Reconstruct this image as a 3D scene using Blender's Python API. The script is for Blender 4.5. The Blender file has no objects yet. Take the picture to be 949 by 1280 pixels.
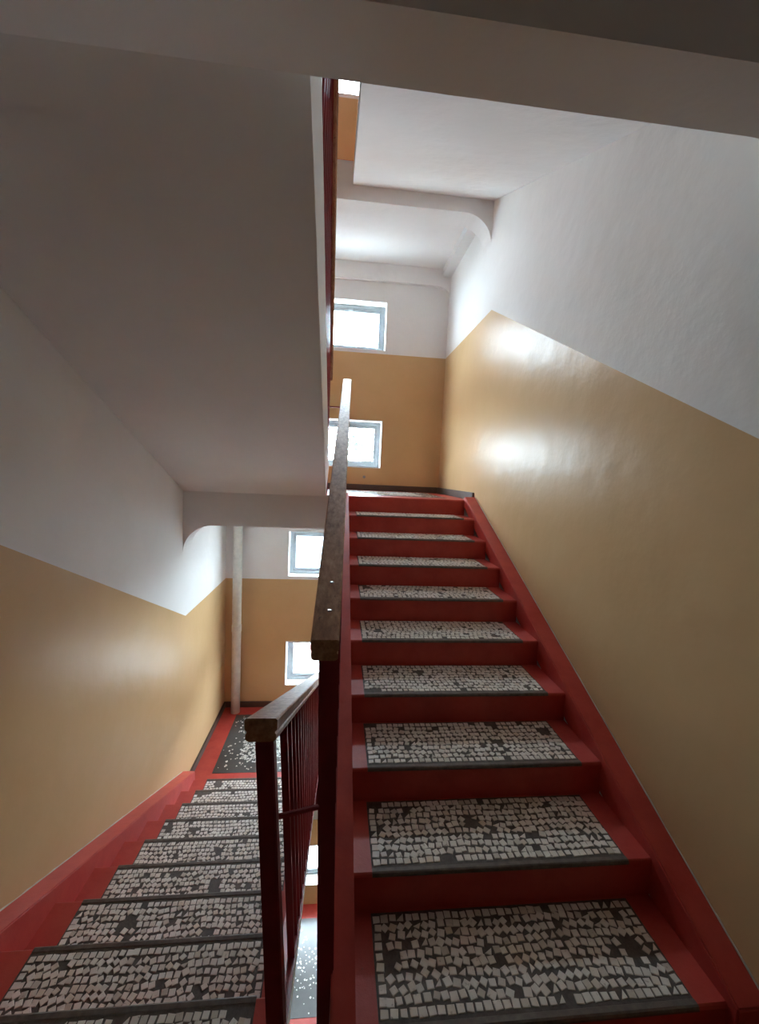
import bpy, math, random
from mathutils import Vector, Matrix

random.seed(7)
sc = bpy.context.scene
col = sc.collection

# ------------------------------------------------------------------ camera
W_PX, H_PX, F_PX = 949.0, 1280.0, 523.94
YAW, PITCH, ROLL, EYE = 0.1010, -0.0883, 0.0450, 1.6552
cam_d = bpy.data.cameras.new('camera')
cam_d.sensor_fit = 'VERTICAL'
cam_d.sensor_height = 36.0
cam_d.lens = F_PX / H_PX * 36.0
cam_d.clip_start = 0.02
cam = bpy.data.objects.new('camera', cam_d)
col.objects.link(cam)
fwd = Vector((math.sin(YAW) * math.cos(PITCH), math.cos(YAW) * math.cos(PITCH), math.sin(PITCH)))
rgt = Vector((math.cos(YAW), -math.sin(YAW), 0))
upv = rgt.cross(fwd)
r2 = rgt * math.cos(ROLL) + upv * math.sin(ROLL)
u2 = upv * math.cos(ROLL) - rgt * math.sin(ROLL)
cam.matrix_world = Matrix(((r2.x, u2.x, -fwd.x, 0), (r2.y, u2.y, -fwd.y, 0), (r2.z, u2.z, -fwd.z, EYE), (0, 0, 0, 1)))
sc.camera = cam

# ------------------------------------------------------------------ world (bright overcast sky) and exposure
world = bpy.data.worlds.new('overcast_sky')
sc.world = world
world.use_nodes = True
wn = world.node_tree
bg = wn.nodes['Background']
bg.inputs[0].default_value = (0.74, 0.875, 1.0, 1)
bg.inputs[1].default_value = 9.0

sc.view_settings.view_transform = 'Standard'
sc.view_settings.look = 'None'
sc.view_settings.gamma = 1.0
sc.view_settings.use_curve_mapping = False
sc.view_settings.exposure = 2.8
sc.cycles.diffuse_bounces = 7
sc.cycles.glossy_bounces = 6
sc.cycles.max_bounces = 16
sc.cycles.use_denoising = True

# ------------------------------------------------------------------ measures of the stairwell
R, T = 0.145, 0.3211
YS, YE, YF, YB = 0.9928, 3.8827, 5.3876, -3.6
XL, XR = -1.375, 1.303
SL = R / T
STOREY = 20 * R
HALF = 10 * R
PAINT = 1.713
WX0, WX1 = -0.61, 0.535                      # window opening in x
WLO = (0.285, 0.89)                          # low window above half landing
WHI = (1.745, 2.345)                         # high window

# daylight portals (sampling guides for the sky light) at each window
def portal(zc):
    d = bpy.data.lights.new('window_portal', 'AREA')
    d.shape = 'RECTANGLE'; d.size = WX1 - WX0; d.size_y = 0.6
    d.cycles.is_portal = True
    o = bpy.data.objects.new('window_portal', d)
    o.location = ((WX0 + WX1) / 2, YF + 0.33, zc)
    o.rotation_euler = (-math.pi / 2, 0, 0)  # faces -Y, into the stairwell
    col.objects.link(o)
for h in (-4.35, -1.45, 1.45, 4.35):
    for a, b in (WLO, WHI):
        portal(h + (a + b) / 2)

# ------------------------------------------------------------------ materials
def new_mat(name):
    m = bpy.data.materials.new(name)
    m.use_nodes = True
    nt = m.node_tree
    return m, nt, nt.nodes['Principled BSDF']

def noise(nt, scale, detail=4, rough=0.55, vec=None):
    n = nt.nodes.new('ShaderNodeTexNoise')
    n.inputs['Scale'].default_value = scale
    n.inputs['Detail'].default_value = detail
    n.inputs['Roughness'].default_value = rough
    if vec is not None:
        nt.links.new(vec, n.inputs['Vector'])
    return n

def ramp(nt, src, stops):
    r = nt.nodes.new('ShaderNodeValToRGB')
    el = r.color_ramp.elements
    el[0].position, el[0].color = stops[0][0], (*stops[0][1], 1)
    el[1].position, el[1].color = stops[-1][0], (*stops[-1][1], 1)
    for p, c in stops[1:-1]:
        e = el.new(p); e.color = (*c, 1)
    nt.links.new(src, r.inputs[0])
    return r

def wpos(nt):
    return nt.nodes.new('ShaderNodeNewGeometry').outputs['Position']

def mixc(nt, fac, a, b, mode='MIX'):
    m = nt.nodes.new('ShaderNodeMix'); m.data_type = 'RGBA'; m.blend_type = mode
    if isinstance(fac, float): m.inputs[0].default_value = fac
    else: nt.links.new(fac, m.inputs[0])
    for s, v in ((6, a), (7, b)):
        if isinstance(v, tuple): m.inputs[s].default_value = (*v, 1)
        else: nt.links.new(v, m.inputs[s])
    return m.outputs[2]

def bump(nt, bs, src, strength, dist):
    b = nt.nodes.new('ShaderNodeBump')
    b.inputs['Strength'].default_value = strength
    b.inputs['Distance'].default_value = dist
    nt.links.new(src, b.inputs['Height'])
    nt.links.new(b.outputs[0], bs.inputs['Normal'])

def wall_mat(name, c1, c2, rough, bscale, bstr, bdist, spec=0.5):
    m, nt, bs = new_mat(name)
    p = wpos(nt)
    n = noise(nt, 1.7, 5, 0.6, p)
    c = ramp(nt, n.outputs[0], [(0.3, c1), (0.7, c2)])
    nt.links.new(c.outputs[0], bs.inputs['Base Color'])
    bs.inputs['Roughness'].default_value = rough
    bs.inputs['Specular IOR Level'].default_value = spec
    n2 = noise(nt, bscale, 4, 0.5, p)
    bump(nt, bs, n2.outputs[0], bstr, bdist)
    return m

M = {}
M['white'] = wall_mat('whitewashed_plaster', (0.80, 0.785, 0.765), (0.85, 0.84, 0.825), 0.75, 9, 0.25, 0.02, 0.25)
M['yellow'] = wall_mat('ochre_gloss_paint', (0.62, 0.41, 0.21), (0.67, 0.45, 0.24), 0.33, 4.5, 0.32, 0.02, 0.08)

def red_mat(name, a, b, rough):
    m, nt, bs = new_mat(name)
    p = wpos(nt)
    n = noise(nt, 6, 6, 0.65, p)
    c = ramp(nt, n.outputs[0], [(0.3, a), (0.62, b)])
    n2 = noise(nt, 38, 5, 0.7, p)
    f = ramp(nt, n2.outputs[0], [(0.70, (0, 0, 0)), (0.76, (1, 1, 1))])
    out = mixc(nt, f.outputs[0], c.outputs[0], (0.16, 0.075, 0.06))
    nt.links.new(out, bs.inputs['Base Color'])
    bs.inputs['Roughness'].default_value = rough
    bump(nt, bs, n2.outputs[0], 0.12, 0.01)
    return m
M['red'] = red_mat('red_stair_paint', (0.45, 0.042, 0.034), (0.55, 0.072, 0.054), 0.40)
M['metal_red'] = red_mat('dark_red_railing_paint', (0.20, 0.013, 0.017), (0.25, 0.022, 0.026), 0.34)

def grout_mat():
    m, nt, bs = new_mat('dark_cement_bed')
    p = wpos(nt)
    n = noise(nt, 45, 5, 0.7, p)
    c = ramp(nt, n.outputs[0], [(0.3, (0.06, 0.05, 0.045)), (0.7, (0.14, 0.12, 0.105))])
    nt.links.new(c.outputs[0], bs.inputs['Base Color'])
    bs.inputs['Roughness'].default_value = 0.62
    bump(nt, bs, n.outputs[0], 0.3, 0.004)
    return m
M['grout'] = grout_mat()

def tile_mat():
    m, nt, bs = new_mat('worn_white_mosaic')
    g = nt.nodes.new('ShaderNodeNewGeometry')
    oi = nt.nodes.new('ShaderNodeObjectInfo')
    add = nt.nodes.new('ShaderNodeMath'); add.operation = 'ADD'
    nt.links.new(g.outputs['Random Per Island'], add.inputs[0])
    nt.links.new(oi.outputs['Random'], add.inputs[1])
    fr = nt.nodes.new('ShaderNodeMath'); fr.operation = 'FRACT'
    nt.links.new(add.outputs[0], fr.inputs[0])
    c = ramp(nt, fr.outputs[0], [(0.0, (0.60, 0.56, 0.50)), (0.2, (0.80, 0.77, 0.72)), (0.8, (0.88, 0.86, 0.82)), (1.0, (0.74, 0.67, 0.58))])
    n = noise(nt, 60, 5, 0.7, g.outputs['Position'])
    f = ramp(nt, n.outputs[0], [(0.60, (0, 0, 0)), (0.74, (1, 1, 1))])
    out = mixc(nt, f.outputs[0], c.outputs[0], (0.22, 0.185, 0.15))
    nt.links.new(out, bs.inputs['Base Color'])
    bs.inputs['Roughness'].default_value = 0.32
    return m
M['tile'] = tile_mat()

def terrazzo_mat():
    m, nt, bs = new_mat('dark_terrazzo')
    p = wpos(nt)
    n = noise(nt, 3, 4, 0.6, p)
    c = ramp(nt, n.outputs[0], [(0.3, (0.05, 0.048, 0.045)), (0.7, (0.095, 0.09, 0.085))])
    nt.links.new(c.outputs[0], bs.inputs['Base Color'])
    bs.inputs['Roughness'].default_value = 0.35
    return m
M['terrazzo'] = terrazzo_mat()

def wood_mat():
    m, nt, bs = new_mat('worn_varnished_wood')
    tc = nt.nodes.new('ShaderNodeTexCoord')
    mp = nt.nodes.new('ShaderNodeMapping')
    mp.inputs['Scale'].default_value = (26, 3.5, 26)
    nt.links.new(tc.outputs['Object'], mp.inputs[0])
    n = noise(nt, 2.2, 7, 0.7, mp.outputs[0])
    c = ramp(nt, n.outputs[0], [(0.28, (0.20, 0.085, 0.045)), (0.5, (0.42, 0.225, 0.12)), (0.72, (0.58, 0.37, 0.23))])
    n2 = noise(nt, 30, 5, 0.75, tc.outputs['Object'])
    f = ramp(nt, n2.outputs[0], [(0.62, (0, 0, 0)), (0.70, (1, 1, 1))])
    out = mixc(nt, f.outputs[0], c.outputs[0], (0.12, 0.055, 0.036))
    nt.links.new(out, bs.inputs['Base Color'])
    bs.inputs['Roughness'].default_value = 0.40
    bs.inputs['Specular IOR Level'].default_value = 0.3
    bump(nt, bs, n2.outputs[0], 0.15, 0.004)
    return m
M['wood'] = wood_mat()

def flat_mat(name, c, rough=0.5, metallic=0.0, nscale=12, var=0.12):
    m, nt, bs = new_mat(name)
    n = noise(nt, nscale, 4, 0.6, wpos(nt))
    lo = tuple(x * (1 - var) for x in c); hi = tuple(min(1, x * (1 + var)) for x in c)
    r = ramp(nt, n.outputs[0], [(0.3, lo), (0.7, hi)])
    nt.links.new(r.outputs[0], bs.inputs['Base Color'])
    bs.inputs['Roughness'].default_value = rough
    bs.inputs['Metallic'].default_value = metallic
    return m
M['base'] = flat_mat('brown_baseboard_paint', (0.085, 0.058, 0.045), 0.45)
M['nosing'] = flat_mat('dark_nosing_cement', (0.135, 0.112, 0.098), 0.5, 0, 40, 0.3)
M['pipe'] = flat_mat('cream_pipe_paint', (0.70, 0.67, 0.60), 0.4)
M['frame'] = flat_mat('grey_window_paint', (0.26, 0.28, 0.29), 0.45)
M['reveal'] = flat_mat('white_reveal_paint', (0.80, 0.80, 0.79), 0.55)
M['bolt'] = flat_mat('steel_bolt', (0.5, 0.5, 0.5), 0.3, 1.0)
M['render'] = flat_mat('outdoor_pale_render', (0.55, 0.55, 0.54), 0.8)
M['brick'] = flat_mat('outdoor_red_brick', (0.12, 0.05, 0.04), 0.8)
M['roof'] = flat_mat('outdoor_grey_metal_roof', (0.06, 0.075, 0.09), 0.6)
M['ground'] = flat_mat('outdoor_pale_paving', (0.50, 0.50, 0.48), 0.9, 0, 0.6)
M['leaf'] = flat_mat('outdoor_foliage', (0.025, 0.042, 0.026), 0.8, 0, 2, 0.4)
M['bark'] = flat_mat('outdoor_bark', (0.10, 0.07, 0.05), 0.8)

def glass_mat():
    m = bpy.data.materials.new('dusty_window_glass'); m.use_nodes = True
    nt = m.node_tree; nt.nodes.clear()
    out = nt.nodes.new('ShaderNodeOutputMaterial')
    tr = nt.nodes.new('ShaderNodeBsdfTransparent'); tr.inputs[0].default_value = (0.95, 0.98, 0.98, 1)
    tl = nt.nodes.new('ShaderNodeBsdfTranslucent'); tl.inputs[0].default_value = (0.75, 0.85, 0.88, 1)
    gl = nt.nodes.new('ShaderNodeBsdfGlossy'); gl.inputs['Roughness'].default_value = 0.05
    n = noise(nt, 8, 4, 0.6, wpos(nt))
    rr = ramp(nt, n.outputs[0], [(0.35, (0.004, 0.004, 0.004)), (0.7, (0.02, 0.02, 0.02))])
    m1 = nt.nodes.new('ShaderNodeMixShader'); m2 = nt.nodes.new('ShaderNodeMixShader')
    nt.links.new(rr.outputs[0], m1.inputs[0])
    nt.links.new(tr.outputs[0], m1.inputs[1]); nt.links.new(tl.outputs[0], m1.inputs[2])
    m2.inputs[0].default_value = 0.05
    nt.links.new(m1.outputs[0], m2.inputs[1]); nt.links.new(gl.outputs[0], m2.inputs[2])
    nt.links.new(m2.outputs[0], out.inputs[0])
    return m
M['glass'] = glass_mat()

# ------------------------------------------------------------------ mesh helpers
class MB:
    def __init__(self): self.v, self.f, self.m = [], [], []
    def poly(self, pts, mi=0):
        n = len(self.v); self.v += [tuple(p) for p in pts]
        self.f.append(tuple(range(n, n + len(pts)))); self.m.append(mi)
    def box(self, x0, x1, y0, y1, z0, z1, mi=0):
        n = len(self.v)
        self.v += [(x0, y0, z0), (x1, y0, z0), (x1, y1, z0), (x0, y1, z0), (x0, y0, z1), (x1, y0, z1), (x1, y1, z1), (x0, y1, z1)]
        for q in ((0, 3, 2, 1), (4, 5, 6, 7), (0, 1, 5, 4), (1, 2, 6, 5), (2, 3, 7, 6), (3, 0, 4, 7)):
            self.f.append(tuple(n + i for i in q)); self.m.append(mi)
    def prism_x(self, prof, x0, x1, mi=0):
        # prof: (y, z) polygon extruded along x
        n = len(self.v); k = len(prof)
        self.v += [(x0, y, z) for y, z in prof] + [(x1, y, z) for y, z in prof]
        self.f.append(tuple(n + i for i in range(k))[::-1]); self.m.append(mi)
        self.f.append(tuple(n + k + i for i in range(k))); self.m.append(mi)
        for i in range(k):
            j = (i + 1) % k
            self.f.append((n + i, n + j, n + k + j, n + k + i)); self.m.append(mi)
    def prism_y(self, prof, y0, y1, mi=0):
        # prof: (x, z) polygon extruded along y
        n = len(self.v); k = len(prof)
        self.v += [(x, y0, z) for x, z in prof] + [(x, y1, z) for x, z in prof]
        self.f.append(tuple(n + i for i in range(k))); self.m.append(mi)
        self.f.append(tuple(n + k + i for i in range(k))[::-1]); self.m.append(mi)
        for i in range(k):
            j = (i + 1) % k
            self.f.append((n + j, n + i, n + k + i, n + k + j)); self.m.append(mi)
    def sweep(self, a, b, prof, mi=0, side=None):
        # profile (across, up) swept from a to b, ends cut upright
        a, b = Vector(a), Vector(b)
        d = (b - a).normalized()
        if side is None:
            side = Vector((d.y, -d.x, 0)).normalized() if abs(d.z) < 0.99 else Vector((1, 0, 0))
        up = Vector((0, 0, 1)) if abs(d.z) < 0.99 else Vector((0, 1, 0))
        n = len(self.v); k = len(prof)
        for p in (a, b):
            self.v += [tuple(p + side * x + up * z) for x, z in prof]
        self.f.append(tuple(n + i for i in range(k))); self.m.append(mi)
        self.f.append(tuple(n + k + i for i in range(k))[::-1]); self.m.append(mi)
        for i in range(k):
            j = (i + 1) % k
            self.f.append((n + j, n + i, n + k + i, n + k + j)); self.m.append(mi)
    def build(self, name, mats, parent=None, smooth=False, bevel=0):
        me = bpy.data.meshes.new(name)
        me.from_pydata(self.v, [], self.f)
        if not isinstance(mats, (list, tuple)): mats = [mats]
        for x in mats: me.materials.append(x)
        for p, mi in zip(me.polygons, self.m): p.material_index = mi
        me.update()
        import bmesh
        bm = bmesh.new(); bm.from_mesh(me)
        bmesh.ops.recalc_face_normals(bm, faces=bm.faces)
        if bevel:
            es = [e for e in bm.edges if len(e.link_faces) == 2 and e.calc_face_angle() > 0.6]
            bmesh.ops.bevel(bm, geom=es, offset=bevel, segments=2, affect='EDGES')
        bm.to_mesh(me); bm.free()
        if smooth:
            for p in me.polygons: p.use_smooth = True
        o = bpy.data.objects.new(name, me)
        col.objects.link(o)
        if parent is not None: o.parent = parent
        return o

def tag(o, label=None, cat=None, group=None, kind=None):
    if label: o['label'] = label
    if cat: o['category'] = cat
    if group: o['group'] = group
    if kind: o['kind'] = kind
    return o

def empty(name, loc):
    o = bpy.data.objects.new(name, None)
    o.empty_display_size = 0.1
    o.location = loc
    col.objects.link(o)
    return o

def adopt(parent):
    # keep children where they were built although the empty sits at the thing's base
    inv = Matrix.Translation(parent.location).inverted()
    for c in parent.children:
        c.matrix_parent_inverse = inv

def circle(r, n=20):
    return [(r * math.cos(2 * math.pi * i / n), r * math.sin(2 * math.pi * i / n)) for i in range(n)]

# ------------------------------------------------------------------ side walls with the sloping painted dado line
def side_wall(name, x, outer, stair, paint):
    # stair / paint: functions y -> height for storey zero; bands repeat every storey
    ys = [YB, 0.99, 1.0, 3.77, 3.8827, 3.97, YF + 0.01]
    mb = MB()
    zbot, ztop = -6.2, 7.6
    for n in range(-3, 4):
        o = n * STOREY
        for a, b in zip(ys[:-1], ys[1:]):
            def clip(z): return max(zbot, min(ztop, z))
            for lo, hi, mi in ((stair, paint, 1), (paint, lambda y: stair(y) + STOREY, 0)):
                q = [(a, clip(lo(a) + o)), (b, clip(lo(b) + o)), (b, clip(hi(b) + o)), (a, clip(hi(a) + o))]
                if max(q[2][1] - q[1][1], q[3][1] - q[0][1]) < 1e-4: continue
                mb.poly([(x, y, z) for y, z in q], mi)
    x0, x1 = sorted((x + 0.002 * (1 if outer > x else -1), outer))
    mb.box(x0, x1, YB, YF + 0.3, zbot, ztop, 0)
    return tag(mb.build(name, [M['white'], M['yellow']]), kind='structure')

def lin(y, y0, z0, y1, z1):
    if y <= y0: return z0
    if y >= y1: return z1
    return z0 + (z1 - z0) * (y - y0) / (y1 - y0)
side_wall('wall_right', XR, XR + 0.3, lambda y: lin(y, 0.99, 0, YE, HALF), lambda y: lin(y, 1.0, PAINT, 3.77, HALF + PAINT))
side_wall('wall_left', XL, XL - 0.3, lambda y: lin(y, 0.99, 0, YE, -HALF), lambda y: lin(y, 1.0, PAINT, 3.97, -HALF + PAINT))

# far wall with window openings
mb = MB()
zs = [-6.2]
for h in (-4.35, -1.45, 1.45, 4.35):
    zs += [h, h + WLO[0], h + WLO[1], h + PAINT, h + WHI[0], h + WHI[1]]
zs.append(7.6)
xsb = [XL - 0.3, WX0, WX1, XR + 0.3]
def in_win(zm):
    for h in (-4.35, -1.45, 1.45, 4.35):
        for a, b in (WLO, WHI):
            if h + a < zm < h + b: return True
    return False
def is_yellow(zm):
    return ((zm + 4.35) % STOREY) < PAINT
for z0, z1 in zip(zs[:-1], zs[1:]):
    for i in range(3):
        if i == 1 and in_win((z0 + z1) / 2): continue
        mb.box(xsb[i], xsb[i + 1], YF, YF + 0.3, z0, z1, 1 if is_yellow((z0 + z1) / 2) else 0)
tag(mb.build('wall_far', [M['white'], M['yellow']]), kind='structure')

# unseen wall behind the photographer, set far back so light drains away
mb = MB()
for n in range(-3, 4):
    o = n * STOREY
    a, b, c = max(-6.2, o), min(7.6, o + PAINT), min(7.6, o + STOREY)
    if b > a: mb.box(XL - 0.3, XR + 0.3, YB - 0.3, YB, a, b, 1)
    if c > max(b, -6.2): mb.box(XL - 0.3, XR + 0.3, YB - 0.3, YB, max(b, -6.2), c, 0)
tag(mb.build('wall_back', [M['white'], M['yellow']]), kind='structure')
M['absorber_door'] = flat_mat('light_absorbing_brown', (0.09, 0.05, 0.035), 0.5)  # unseen dark doors, added to soak up light near the camera
for n, x in ((1, -1.15), (2, 0.12)):
    mb = MB(); mb.box(x, x + 0.95, YB, YB + 0.05, 0.003, 2.08)
    dr = tag(mb.build('absorber_door_%d' % n, M['absorber_door'], bevel=0.006), kind='structure')
    mb = MB(); mb.box(x + 0.08, x + 0.10, YB + 0.05, YB + 0.10, 0.98, 1.10)
    mb.build('absorber_door_handle', M['bolt'], dr, bevel=0.004)
mb = MB(); mb.box(XL - 0.3, XR + 0.3, YB - 0.3, YF + 0.3, 7.6, 7.8)
tag(mb.build('ceiling', M['white']), kind='structure')
mb = MB(); mb.box(XL - 0.3, XR + 0.3, YB - 0.3, YF + 0.3, -6.4, -6.2)  # unseen slab added to keep the shaft bottom light-tight
tag(mb.build('floor_light_seal', M['terrazzo']), kind='structure')

# ------------------------------------------------------------------ beams with haunches at the side walls
def beam_profile(zb, zt, r, drop):
    p = []
    n = 10
    # left haunch, bottom edge running left -> right
    p.append((XL, zt))
    for i in range(n + 1):
        a = math.pi / 2 * i / n
        p.append((XL + r * (1 - math.cos(a)), zb - drop + drop * math.sin(a)))
    for i in range(n, -1, -1):
        a = math.pi / 2 * i / n
        p.append((XR - r * (1 - math.cos(a)), zb - drop + drop * math.sin(a)))
    p.append((XR, zt))
    return p

def beam(name, parent, y0, y1, zb, zt, r=0.26, drop=0.25):
    mb = MB(); mb.prism_y(beam_profile(zb, zt, r, drop), y0, y1)
    return mb.build(name, M['white'], parent)

flecks_rng = random.Random(11)
def half_landing(name, h, detail=True, chips=13000):
    mb = MB()
    mb.box(XL, XR, YE + 0.014, YF, h - 0.12, h, 0)
    o = tag(mb.build(name, [M['red']]), kind='structure')
    mb = MB(); mb.box(XL, XR, YE + 0.22, YF, h - 0.13, h - 0.119)
    mb.build('slab_soffit', M['white'], o)
    mb = MB(); mb.prism_y(beam_profile(h - 0.32, h - 0.004, 0.26, 0.25), YE + 0.012, YE + 0.22)
    mb.build('edge_beam', M['white'], o)
    mb = MB(); mb.prism_y(beam_profile(h - 0.33, h - 0.12, 0.20, 0.12), YF - 0.05, YF)
    mb.build('wall_beam', M['white'], o)
    mb = MB(); mb.box(XR - 0.11, XR, YE + 0.22, YF - 0.05, h - 0.215, h - 0.12)
    mb.build('wall_ledge', M['white'], o)
    mb = MB(); mb.box(XL, XL + 0.11, YE + 0.22, YF - 0.05, h - 0.215, h - 0.12)
    mb.build('wall_ledge', M['white'], o)
    if detail:
        tx0, tx1, ty0, ty1 = XL + 0.2, XR - 0.2, YE + 0.27, YF - 0.19
        mb = MB(); mb.box(tx0, tx1, ty0, ty1, h - 0.005, h + 0.002)
        t = mb.build('terrazzo_panel', M['terrazzo'], o)
        mb = MB()
        rg = flecks_rng
        for k in range(chips):
            x = rg.uniform(tx0 + 0.02, tx1 - 0.02); y = rg.uniform(ty0 + 0.02, ty1 - 0.02)
            e = min(x - tx0, tx1 - x, (y - ty0) * 1.1, (ty1 - y) * 1.1)
            if e < 0.22 and rg.random() > 0.10: continue
            if e < 0.34 and rg.random() > 0.55: continue
            s = rg.uniform(0.007, 0.016); a = rg.uniform(0, 3.14)
            pts = []
            nn = rg.choice((3, 4, 4, 5))
            for i in range(nn):
                aa = a + 2 * math.pi * i / nn; rr = s * rg.uniform(0.7, 1.15)
                pts.append((x + rr * math.cos(aa), y + rr * math.sin(aa)))
            top = [(px, py, h + 0.0035) for px, py in pts]; bot = [(px, py, h + 0.001) for px, py in pts]
            mb.poly(top)
            for i in range(nn):
                j = (i + 1) % nn
                mb.poly([bot[i], bot[j], top[j], top[i]])
        me = bpy.data.meshes.new('marble_chip'); me.from_pydata(mb.v, [], mb.f); me.materials.append(M['tile'])
        c = bpy.data.objects.new('marble_chips', me); col.objects.link(c); c.parent = t; c['kind'] = 'stuff'
    return o
half_landing('floor_half_landing_upper', HALF)
half_landing('floor_half_landing_lower', -HALF)
half_landing('floor_half_landing_top', HALF + STOREY, False)
half_landing('floor_half_landing_bottom', -HALF - STOREY, True, 900)

def floor_landing(name, z):
    mb = MB(); mb.box(XL, XR, YB, YS, z - 0.12, z)
    o = tag(mb.build(name, M['red']), kind='structure')
    mb = MB(); mb.box(XL, XR, YB, 0.91, z - 0.13, z - 0.119)
    mb.build('slab_soffit', M['white'], o)
    mb = MB(); mb.prism_y(beam_profile(z - 0.32, z - 0.03, 0.26, 0.25), 0.91, 1.085)
    mb.build('edge_beam', M['white'], o)
    mb = MB(); mb.box(XL + 0.2, XR - 0.2, YB + 0.2, YS - 0.25, z - 0.005, z + 0.002)
    mb.build('terrazzo_panel', M['terrazzo'], o)
    return o
floor_landing('floor', 0.0)
floor_landing('floor_upper', STOREY)
floor_landing('floor_top', 2 * STOREY)
floor_landing('floor_lower', -STOREY)

# baseboards at the half landings
def baseboards(h, side):
    mb = MB(); mb.box(XL + 0.02, XR - 0.02, YF - 0.02, YF, h, h + 0.075)
    tag(mb.build('baseboard_far', M['base'], bevel=0.004), kind='structure')
    mb = MB()
    y0 = YE + 0.03
    mb.box(XR - 0.02, XR, y0, YF, h, h + 0.075)
    tag(mb.build('baseboard_right', M['base'], bevel=0.004), kind='structure')
    mb = MB(); mb.box(XL, XL + 0.02, y0 + (0.12 if h < 0 else 0), YF, h, h + 0.075)
    tag(mb.build('baseboard_left', M['base'], bevel=0.004), kind='structure')
baseboards(HALF, 1); baseboards(-HALF, 1)

# ------------------------------------------------------------------ windows
def make_window(idx, z0, z1):
    x0, x1 = WX0, WX1
    # frame set back in the reveal, slightly narrower than the opening
    fy0, fy1 = YF + 0.15, YF + 0.21
    mb = MB()
    fw = 0.055
    mb.box(x0 + .012, x0 + fw, fy0, fy1, z0 + .012, z1 - .012); mb.box(x1 - fw, x1 - .012, fy0, fy1, z0 + .012, z1 - .012)
    mb.box(x0 + fw, x1 - fw, fy0, fy1, z0 + .012, z0 + fw); mb.box(x0 + fw, x1 - fw, fy0, fy1, z1 - fw, z1 - .012)
    o = tag(mb.build('window_%d' % idx, M['frame'], bevel=0.004), kind='structure')
    # reveal lining
    mb = MB()
    ry0, ry1 = YF - 0.004, YF + 0.3
    mb.box(x0, x0 + .012, ry0, ry1, z0, z1); mb.box(x1 - .012, x1, ry0, ry1, z0, z1)
    mb.box(x0 + .012, x1 - .012, ry0, ry1, z1 - .012, z1); mb.box(x0 + .012, x1 - .012, ry0, ry1, z0, z0 + .012)
    mb.build('window_reveal', M['reveal'], o)
    a, b, sw = x0 + fw, x1 - fw, 0.035
    xm = b - sw / 2
    s = MB()
    s.box(a, a + sw, fy0 + .01, fy1 - .01, z0 + fw, z1 - fw); s.box(b - sw, b, fy0 + .01, fy1 - .01, z0 + fw, z1 - fw)
    s.box(a + sw, b - sw, fy0 + .01, fy1 - .01, z0 + fw, z0 + fw + sw); s.box(a + sw, b - sw, fy0 + .01, fy1 - .01, z1 - fw - sw, z1 - fw)
    sash = s.build('sash', M['frame'], o, bevel=0.004)
    g = MB(); g.box(a + sw - .004, b - sw + .004, fy0 + .028, fy0 + .032, z0 + fw + sw - .004, z1 - fw - sw + .004)
    g.build('pane', M['glass'], sash)
    xm = (x0 + x1) / 2 + .12
    mb = MB(); mb.box(xm - .03, xm + .03, fy0 - .012, fy0 + .012, z1 - fw - .025, z1 - fw + .01)
    mb.build('latch', M['frame'], sash, bevel=0.004)
    return o
idx = 1
for h in (HALF, -HALF, HALF + STOREY, -HALF - STOREY):
    for a, b in (WLO, WHI):
        make_window(idx, h + a, h + b); idx += 1

# ------------------------------------------------------------------ stair flights
def tile_variants():
    out = []
    rg = random.Random(3)
    for k in range(12):
        s = 0.0120
        pts = []
        for cx, cy in ((-1, -1), (1, -1), (1, 1), (-1, 1)):
            pts.append((cx * s * rg.uniform(0.86, 1.06), cy * s * rg.uniform(0.86, 1.08)))
        if k == 11: pts = pts[:3]
        out.append(pts)
    return out
TV = tile_variants()
TMESH = []
for pts in TV:
    n = len(pts)
    v = [(x, y, -0.003) for x, y in pts] + [(x, y, 0.001) for x, y in pts] + [(x * .9, y * .9, 0.0022) for x, y in pts]
    f = [tuple(range(2 * n, 3 * n))]
    for l in (0, n):
        for i in range(n):
            j = (i + 1) % n; f.append((l + i, l + j, l + n + j, l + n + i))
    me = bpy.data.meshes.new('mosaic_tile'); me.from_pydata(v, [], f); me.materials.append(M['tile'])
    TMESH.append((me, v, f))

def tile_layout(x0, x1, y0, y1, seed, nosing_low=True):
    # irregular rows of small square tiles; straight border rows, restless middle, tiles missing in patches
    rg = random.Random(seed)
    px = 0.0272
    nx = int((x1 - x0) / px); ny = int((y1 - y0) / 0.0272)
    dx = (x1 - x0) / nx; dy = (y1 - y0) / ny
    holes = [(rg.uniform(x0, x1), rg.uniform(y0, y1), rg.uniform(0.014, 0.034)) for _ in range(rg.randint(2, 5))]
    holes.append((rg.choice((x0, x1)) + rg.uniform(-.05, .05), rg.choice((y0, y1)), rg.uniform(0.03, 0.06)))
    wa, wb = rg.uniform(0, 6.28), rg.uniform(0, 6.28)
    res = []
    for j in range(ny):
        edge_j = j in (0, ny - 1)
        off = 0 if edge_j else rg.uniform(-0.4, 0.4) * dx
        for i in range(nx):
            edge = edge_j or i in (0, nx - 1)
            x = x0 + (i + .5) * dx + (0 if edge else off); y = y0 + (j + .5) * dy
            if edge:
                a = rg.gauss(0, .07); jx, jy = rg.gauss(0, .0008), rg.gauss(0, .0008)
            else:
                a = 0.6 * math.sin(x * 11 + wa + j * .9) * math.cos(y * 23 + wb) + rg.gauss(0, .28)
                jx, jy = rg.gauss(0, .0016), rg.gauss(0, .0022)
                y += 0.004 * math.sin(x * 14 + wb)
            x += jx; y += jy
            if x < x0 + .008 or x > x1 - .008: continue
            if any((x - hx) ** 2 + (y - hy) ** 2 * 1.6 < hr * hr for hx, hy, hr in holes): continue
            if rg.random() < 0.025: continue
            res.append((x, y, a, rg.uniform(.86, 1.06), rg.choice(range(11)) if rg.random() > .05 else 11))
    return res

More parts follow.
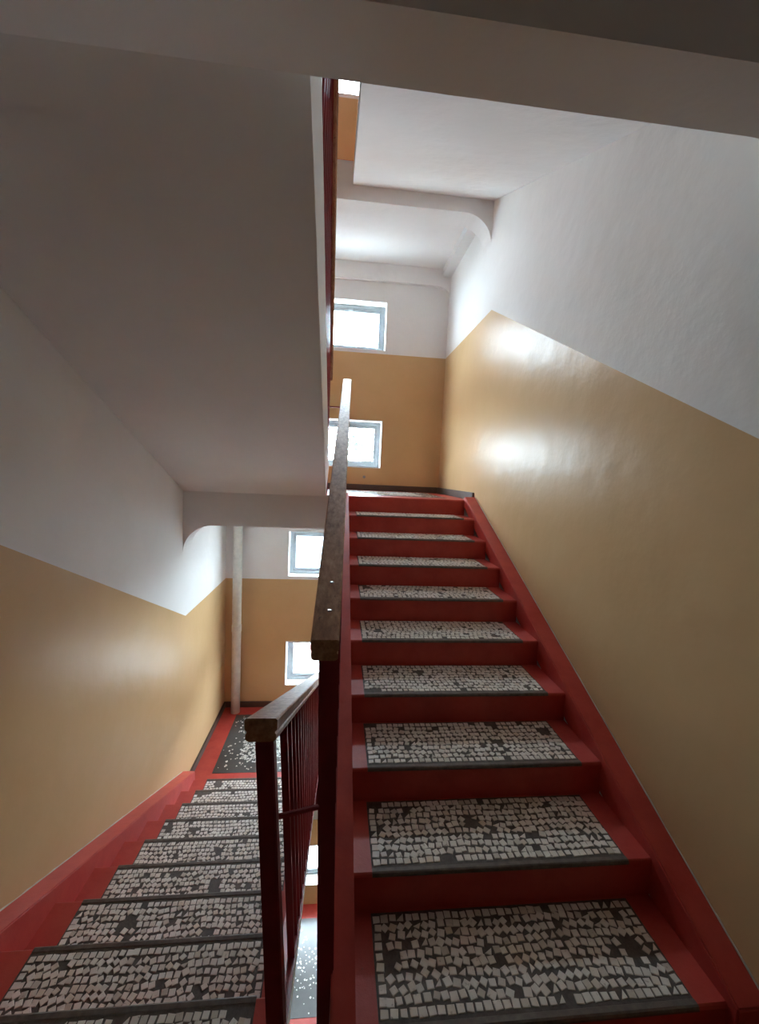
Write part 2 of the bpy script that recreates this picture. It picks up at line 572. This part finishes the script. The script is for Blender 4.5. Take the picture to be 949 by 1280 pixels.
def flight(label, zb, ystart, d, x0, x1, wall_x, inner_x, mx0, mx1, soff, stringer_in, stringer_h, seed, tiles=True, loose_step=None, strip=True, curb_h=0.03, lean=None):
    """flight of nine treads climbing from height zb at ystart along +-y (d)"""
    wall_x += 0.002 if wall_x < 0 else -0.002
    base = empty('stair_flight', ((x0 + x1) / 2, ystart, zb))
    tag(base, label, 'stairs')
    yend = ystart + d * 9 * T
    nl = lambda y: zb + R + (y - ystart) * d * SL                     # nosing line
    for i in range(1, 11):
        yn = ystart + d * (i - 1) * T
        z1 = zb + i * R
        c = 0.008
        if i < 10:
            prof = [(yn + d * .004, z1 - R - .0), (yn, z1 - c * 1.5), (yn + d * c * .4, z1 - c * .5), (yn + d * c, z1), (yn + d * (T + .006), z1), (yn + d * (T + .006), z1 - .001)]
        else:
            prof = [(yn + d * .004, z1 - R), (yn, z1 - c * 1.5), (yn + d * c * .4, z1 - c * .5), (yn + d * c, z1 + .001), (yn + d * .10, z1 + .001), (yn + d * .10, z1 - R * .6)]
        mb = MB(); mb.prism_x(prof, x0, x1)
        st = mb.build('step', M['red'], base)
        if i == 10 or not strip: continue
        # dark cement bed let into the tread and rounded cement nosing
        ya, yb = sorted((yn + d * 0.004, yn + d * (T - 0.004)))
        mb = MB(); mb.box(mx0, mx1, ya, yb, z1 - 0.004, z1 + 0.0015)
        mb.build('cement_bed', M['grout'], st)
        n0 = yn - d * 0.004
        prof = [(n0, z1 - .010), (n0, z1 - .004), (n0 + d * .003, z1 + .002), (n0 + d * .008, z1 + .0045), (n0 + d * .022, z1 + .0035), (n0 + d * .027, z1 - .002), (n0 + d * .027, z1 - .010)]
        mb = MB(); mb.prism_x(prof, mx0, mx1)
        mb.build('nosing_strip', M['nosing'], st)
        if not tiles: continue
        ya, yb = sorted((yn + d * 0.028, yn + d * (T - 0.010)))
        lay = tile_layout(mx0 + .004, mx1 - .004, ya, yb, seed + i)
        zt = z1 + 0.0015
        single = []
        if loose_step and i in loose_step:
            lay.sort(key=lambda t: t[0] ** 2 + t[1] ** 2)
            lim = loose_step[i]
            single, lay = lay[:lim], lay[lim:]
        for x, y, a, s, k in single:
            o = bpy.data.objects.new('mosaic_tile', TMESH[k][0])
            o.location = (x, y, zt); o.rotation_euler = (0, 0, a); o.scale = (s, s, 1)
            col.objects.link(o); o.parent = st
        if lay:
            V, F = [], []
            for x, y, a, s, k in lay:
                ca, sa = math.cos(a) * s, math.sin(a) * s
                n = len(V)
                V += [(x + vx * ca - vy * sa, y + vx * sa + vy * ca, zt + vz) for vx, vy, vz in TMESH[k][1]]
                F += [tuple(n + q for q in f) for f in TMESH[k][2]]
            me = bpy.data.meshes.new('mosaic'); me.from_pydata(V, [], F); me.materials.append(M['tile'])
            o = bpy.data.objects.new('mosaic_tiles', me); col.objects.link(o); o.parent = st; o['kind'] = 'stuff'
    # sloping slab with plaster soffit
    lo_y, hi_y = ystart, yend
    xa, xb = sorted((inner_x, wall_x))
    mb = MB()
    e0, e1 = lo_y - d * .014, hi_y + d * .014
    mb.prism_x([(e0, nl(e0) - soff), (e0, nl(e0) - R - .003), (e1, nl(e1) - R - .003), (e1, nl(e1) - soff)], xa, xb)
    mb.build('soffit_slab', M['white'], base)
    # plastered inner side
    s = 1 if inner_x > wall_x else -1
    xa, xb = sorted((inner_x, inner_x - s * 0.012))
    mb = MB()
    rise, out = lean if lean else (-.012, 0.0)
    mb.prism_x([(lo_y, nl(lo_y) - soff - .002), (lo_y, nl(lo_y) + rise), (hi_y, nl(hi_y) + rise), (hi_y, nl(hi_y) - soff - .002)], xa, xb)
    if lean:
        for k in (1, 2, 5, 6):                                        # upper edge of the side board leans out over the well
            v = mb.v[k]; mb.v[k] = (v[0] + s * out, v[1], v[2])
    mb.build('side_fascia', M['white'], base)
    # red kerb along the open side
    xa, xb = sorted((inner_x, x0 if s < 0 else x1))
    mb = MB()
    k0 = lo_y - d * 0.02
    mb.prism_x([(k0, nl(k0) - R * 1.0), (k0, nl(k0) + curb_h), (hi_y, nl(hi_y) + curb_h), (hi_y + d * .05, zb + 10 * R + curb_h * .3), (hi_y + d * .05, nl(hi_y) - .03), (lo_y, nl(lo_y) - .10)], xa, xb)
    mb.build('kerb', M['red'], base, bevel=0.005)
    # red string along the wall
    xa, xb = sorted((stringer_in, wall_x))
    y_a = lo_y - d * 0.03
    mb = MB()
    mb.prism_x([(y_a, nl(y_a) - R), (y_a, nl(y_a) + stringer_h), (hi_y, nl(hi_y) + stringer_h), (hi_y + d * .05, zb + 10 * R + .004), (hi_y + d * .05, nl(hi_y) - .05), (lo_y + d * .1, nl(lo_y + d * .1) - R)], xa, xb)
    mb.build('wall_string', M['red'], base, bevel=0.005)
    # chipped pale line where the wall paint meets the string
    rg = random.Random(seed + 77)
    mb = MB(); k = 80; sgn = 1 if wall_x < 0 else -1
    pts = []
    for q in range(k + 1):
        y = lo_y + (hi_y - lo_y) * q / k
        pts.append((y, nl(y) + stringer_h + rg.choice((.0006, .002, .003, .005))))
    for x in sorted((wall_x - sgn * .0015, wall_x + sgn * .002)):
        mb.v += [(x, y, z) for y, z in pts] + [(x, y, nl(y) + stringer_h - .002) for y, z in pts]
    n = k + 1
    for q in range(k):
        for f in ((q, q + 1, n + q + 1, n + q), (2 * n + q, 2 * n + q + 1, 3 * n + q + 1, 3 * n + q), (q, q + 1, 2 * n + q + 1, 2 * n + q)):
            mb.f.append(f); mb.m.append(0)
    mb.build('chipped_edge', M['pipe'], base)
    adopt(base)
    return base

# main flights in view
flight('red flight climbing on the right beside the ochre wall, white mosaic treads', 0.0, YS, 1, 0.10, 1.205, XR, 0.03, 0.165, 1.106, 0.20, 1.2, 0.035, 100, True, {1: 290})
flight('red flight going down on the left, white mosaic treads with dark nosings', -HALF, YE, -1, -1.27, -0.165, XL, -0.105, -1.14, -0.215, 0.16, -1.262, 0.08, 300, True, {8: 290}, curb_h=0.02)
flight('white soffit flight overhead on the left, climbing back towards the viewer', HALF, YE, -1, -1.27, -0.165, XL, -0.108, -1.14, -0.215, 0.155, -1.262, 0.06, 500, False, strip=False, lean=(.10, .016))
flight('white soffit flight high overhead on the right, above the climbing flight', STOREY, YS, 1, 0.10, 1.205, XR, 0.035, 0.165, 1.106, 0.20, 1.2, 0.035, 600, False, strip=False)
flight('flight below on the right, seen down the gap between the newel posts', -STOREY, YS, 1, 0.10, 1.205, XR, 0.03, 0.165, 1.106, 0.20, 1.2, 0.035, 800, False)
flight('lowest flight on the left, mosaic treads seen down the gap between the newel posts', -HALF - STOREY, YE, -1, -1.27, -0.165, XL, -0.105, -1.14, -0.215, 0.16, -1.262, 0.08, 900, True)

# ------------------------------------------------------------------ railings
HR = [(-.038, -.004), (-.034, 0.0), (.034, 0.0), (.038, -.004), (.038, -.028), (.033, -.033), (.033, -.036), (.036, -.040), (.036, -.052), (.028, -.058), (-.028, -.058), (-.036, -.052), (-.036, -.040), (-.033, -.036), (-.033, -.033), (-.038, -.028)]
def sq(a, b): return [(-a, -b), (a, -b), (a, b), (-a, b)]

def bar(mb, a, b, w, h, mi=0):
    # rectangular bar between two points; w across x-ish, h along the other way
    a, b = Vector(a), Vector(b)
    d = (b - a).normalized()
    if abs(d.z) > 0.75:
        s, u = Vector((1, 0, 0)), Vector((0, 1, 0))
    else:
        s = Vector((d.y, -d.x, 0)).normalized(); u = Vector((0, 0, 1))
    n = len(mb.v)
    for p in (a, b):
        for x, z in sq(w / 2, h / 2): mb.v.append(tuple(p + s * x + u * z))
    for q in ((0, 1, 2, 3), (7, 6, 5, 4), (0, 4, 5, 1), (1, 5, 6, 2), (2, 6, 7, 3), (3, 7, 4, 0)):
        mb.f.append(tuple(n + i for i in q)); mb.m.append(mi)

def railing(label, h0, h1, foot_fn, floor_fn, newels, spacing=0.115, first=0.12, bolts=False, low=0.12, wide=None):
    """h0, h1: handrail ends (top centre line); foot_fn(y) -> x of the bar feet; floor_fn(y) -> height of the nosing line"""
    h0, h1 = Vector(h0), Vector(h1)
    base = empty('stair_railing', (foot_fn(h0.y), h0.y, floor_fn(h0.y)))
    tag(base, label, 'railing')
    mb = MB(); mb.sweep(h0, h1, HR)
    hr = mb.build('handrail', M['wood'], base)
    L = h1 - h0
    if bolts:
        for t in (0.035, 0.075):
            p = h0 + L * t
            mb = MB()
            ring = circle(0.006, 10)
            mb.sweep(p + Vector((0.006, 0, -.002)), p + Vector((0.006, 0, .0025)), ring)
            mb.build('bolt', M['bolt'], hr)
    at = lambda y: h0 + L * ((y - h0.y) / L.y)
    dirn = 1 if L.y > 0 else -1
    # steel strap under the handrail
    mb = MB(); mb.sweep(h0 + Vector((0, dirn * .02, -.058)), h1 + Vector((0, -dirn * .02, -.058)), [(-.016, 0), (.016, 0), (.016, -.008), (-.016, -.008)])
    mb.build('handrail_strap', M['metal_red'], base)
    # bottom rail
    ya, yb = h0.y + dirn * .02, h1.y - dirn * .02
    mb = MB(); mb.sweep((foot_fn(ya), ya, floor_fn(ya) + low), (foot_fn(yb), yb, floor_fn(yb) + low), [(-.014, 0), (.014, 0), (.014, -.012), (-.014, -.012)])
    mb.build('bottom_rail', M['metal_red'], base)
    y = h0.y + dirn * first
    gap = spacing if wide is None else wide
    while (y - h1.y) * dirn < -0.06:
        t = at(y)
        mb = MB(); bar(mb, (foot_fn(y), y, floor_fn(y) + low - .008), (t.x, y, t.z - .062), .024, .012)
        mb.build('baluster', M['metal_red'], base)
        y += dirn * gap; gap = spacing
    for (tx, ty, tz), (bx, by, bz), w in newels:
        mb = MB(); bar(mb, (bx, by, bz), (tx, ty, tz), w, w)
        mb.build('newel_post', M['metal_red'], base, bevel=0.003)
    adopt(base)
    return base

nlA = lambda y: R + (y - YS) * SL
railing('wooden handrail on dark red bars rising beside the climbing right flight',
        (-.020, 1.085, 1.213), (.050, 3.99, 2.525), lambda y: 0.018 + .012 * (y - 1.08), nlA,
        [((-.011, 1.115, 1.160), (.022, 1.115, -.12), .048), ((.049, 3.95, 2.45), (.049, 3.95, 1.36), .030)], bolts=True)
nlB = lambda y: -(y - YS) * SL
railing('wooden handrail on dark red bars beside the descending left flight',
        (-.160, .955, 1.075), (-.100, 3.92, 1.075 - 2.965 * SL), lambda y: -.105 + .004 * (y - 1), nlB,
        [((-.153, .985, 1.01), (-.090, .985, -.16), .043), ((-.101, 3.88, -.30), (-.095, 3.88, -1.6), .030)], first=.135, wide=.25)
nlC = lambda y: HALF + R + (YE - y) * SL
railing('dark red railing seen from below on the overhead left flight',
        (-.122, 3.97, nlC(3.97) + 1.0), (-.088, 1.12, nlC(1.12) + 1.0), lambda y: -.108, nlC,
        [((-.121, 3.94, nlC(3.94) + .94), (-.112, 3.94, 1.40), .032)])

def tie(label, a, b, w):
    mb = MB(); bar(mb, a, b, w, w)
    return tag(mb.build('tie_bar', M['metal_red'], bevel=.002), label, 'bar')
tie('short red bar tying the left newel to the right newel post', (-.136, 1.085, .712), (-.018, 1.095, .731), .012)
tie('thin red bar linking the overhead railing to the top of the right handrail', (-.105, 3.96, 2.26), (.040, 3.96, 2.26), .012)

# ------------------------------------------------------------------ heating pipe in the lower far corner
base = empty('riser_pipe', (-1.205, 5.262, -HALF))
tag(base, 'cream painted vertical pipe in the far left corner of the lower landing', 'pipe')
mb = MB(); mb.sweep((-1.205, 5.262, -HALF), (-1.205, 5.262, HALF - .12), circle(.055, 28))
p = mb.build('pipe', M['pipe'], base, smooth=False)
for poly in p.data.polygons: poly.use_smooth = len(poly.vertices) == 4
mb = MB(); mb.sweep((-1.205, 5.262, -.38), (-1.205, 5.262, -.30), circle(.060, 28))
c = mb.build('collar', M['pipe'], base)
mb = MB(); mb.box(-1.215, -1.195, 5.31, YF, -.36, -.32)
mb.build('bracket', M['pipe'], base)
adopt(base)

# small hook on the far wall under the upper low window
base = empty('wall_hook', (.325, YF, 1.62))
tag(base, 'small knob on the far ochre wall under the upper landing window', 'hook')
mb = MB(); mb.sweep((.325, YF - .003, 1.62), (.325, YF - .03, 1.62), circle(.010, 12), side=Vector((1, 0, 0)))
mb.build('stem', M['frame'], base)
mb = MB(); mb.sweep((.325, YF - .03, 1.62), (.325, YF - .045, 1.62), circle(.018, 14), side=Vector((1, 0, 0)))
mb.build('knob', M['frame'], base)
adopt(base)

# ------------------------------------------------------------------ outside the windows
mb = MB(); mb.box(-60, 60, 5.8, 120, -9.2, -9.0)
tag(mb.build('ground', M['ground']), kind='structure')
base = empty('neighbouring_house', (0, 17, -9))
tag(base, 'red brick house with a grey metal roof outside the lower landing windows', 'house')
mb = MB(); mb.box(-14, 10, 15.0, 24, -5.1, -2.6)
mb.build('house_wall', M['brick'], base)
mb = MB(); mb.box(-14.1, 10.1, 14.9, 24.1, -9, -5.1)
mb.build('ground_storey', M['render'], base)
mb = MB(); mb.prism_x([(14.4, -2.75), (14.4, -2.6), (19.5, .2), (24.6, -2.6), (24.6, -2.75), (19.5, .02)], -14.5, 10.5)
rf = mb.build('roof', M['roof'], base)
for i in range(26):
    x = -14 + i * .95
    mb = MB(); mb.sweep((x, 14.4, -2.59), (x, 19.5, .21), [(-.03, 0), (.03, 0), (.03, .05), (-.03, .05)], side=Vector((1, 0, 0)))
    mb.build('roof_seam', M['frame'], rf)
for i in range(6):
    x = -12 + i * 3.6
    mb = MB(); mb.box(x, x + 1.3, 14.95, 15.02, -4.6, -3.2)
    mb.build('house_window', M['frame'], base)
    mb = MB(); mb.box(x, x + 1.3, 14.85, 14.92, -8.4, -6.6)
    mb.build('house_window', M['frame'], base)
adopt(base)

def tree(label, x, y, ztop, rad, seed):
    rg = random.Random(seed)
    base = empty('leafy_tree', (x, y, -9))
    tag(base, label, 'tree')
    mb = MB(); mb.sweep((x, y, -9), (x, y, ztop - rad), circle(.25, 10))
    mb.build('trunk', M['bark'], base)
    mb = MB()
    for k in range(2600):
        while True:
            v = Vector((rg.uniform(-1, 1), rg.uniform(-1, 1), rg.uniform(-1, 1)))
            if .35 < v.length < 1: break
        c = Vector((x, y, ztop - rad)) + v * rad * (1 + .18 * math.sin(v.x * 6) * math.cos(v.z * 7))
        s = rg.uniform(.12, .28)
        a = Vector((rg.uniform(-1, 1), rg.uniform(-1, 1), rg.uniform(-1, 1))).normalized()
        b = a.cross(Vector((rg.uniform(-1, 1), rg.uniform(-1, 1), rg.uniform(-1, 1)))).normalized()
        mb.poly([c - a * s, c + b * s * .5, c + a * s, c - b * s * .5])
    me = bpy.data.meshes.new('foliage'); me.from_pydata(mb.v, [], mb.f); me.materials.append(M['leaf'])
    o = bpy.data.objects.new('foliage', me); col.objects.link(o); o.parent = base; o['kind'] = 'stuff'
    adopt(base)
tree('green tree outside, seen through the low window of the upper landing', 2.2, 30, 5.2, 4.2, 1)
tree('green tree outside, behind the handrail at the upper landing window', -9.5, 36, 4.4, 4.0, 2)
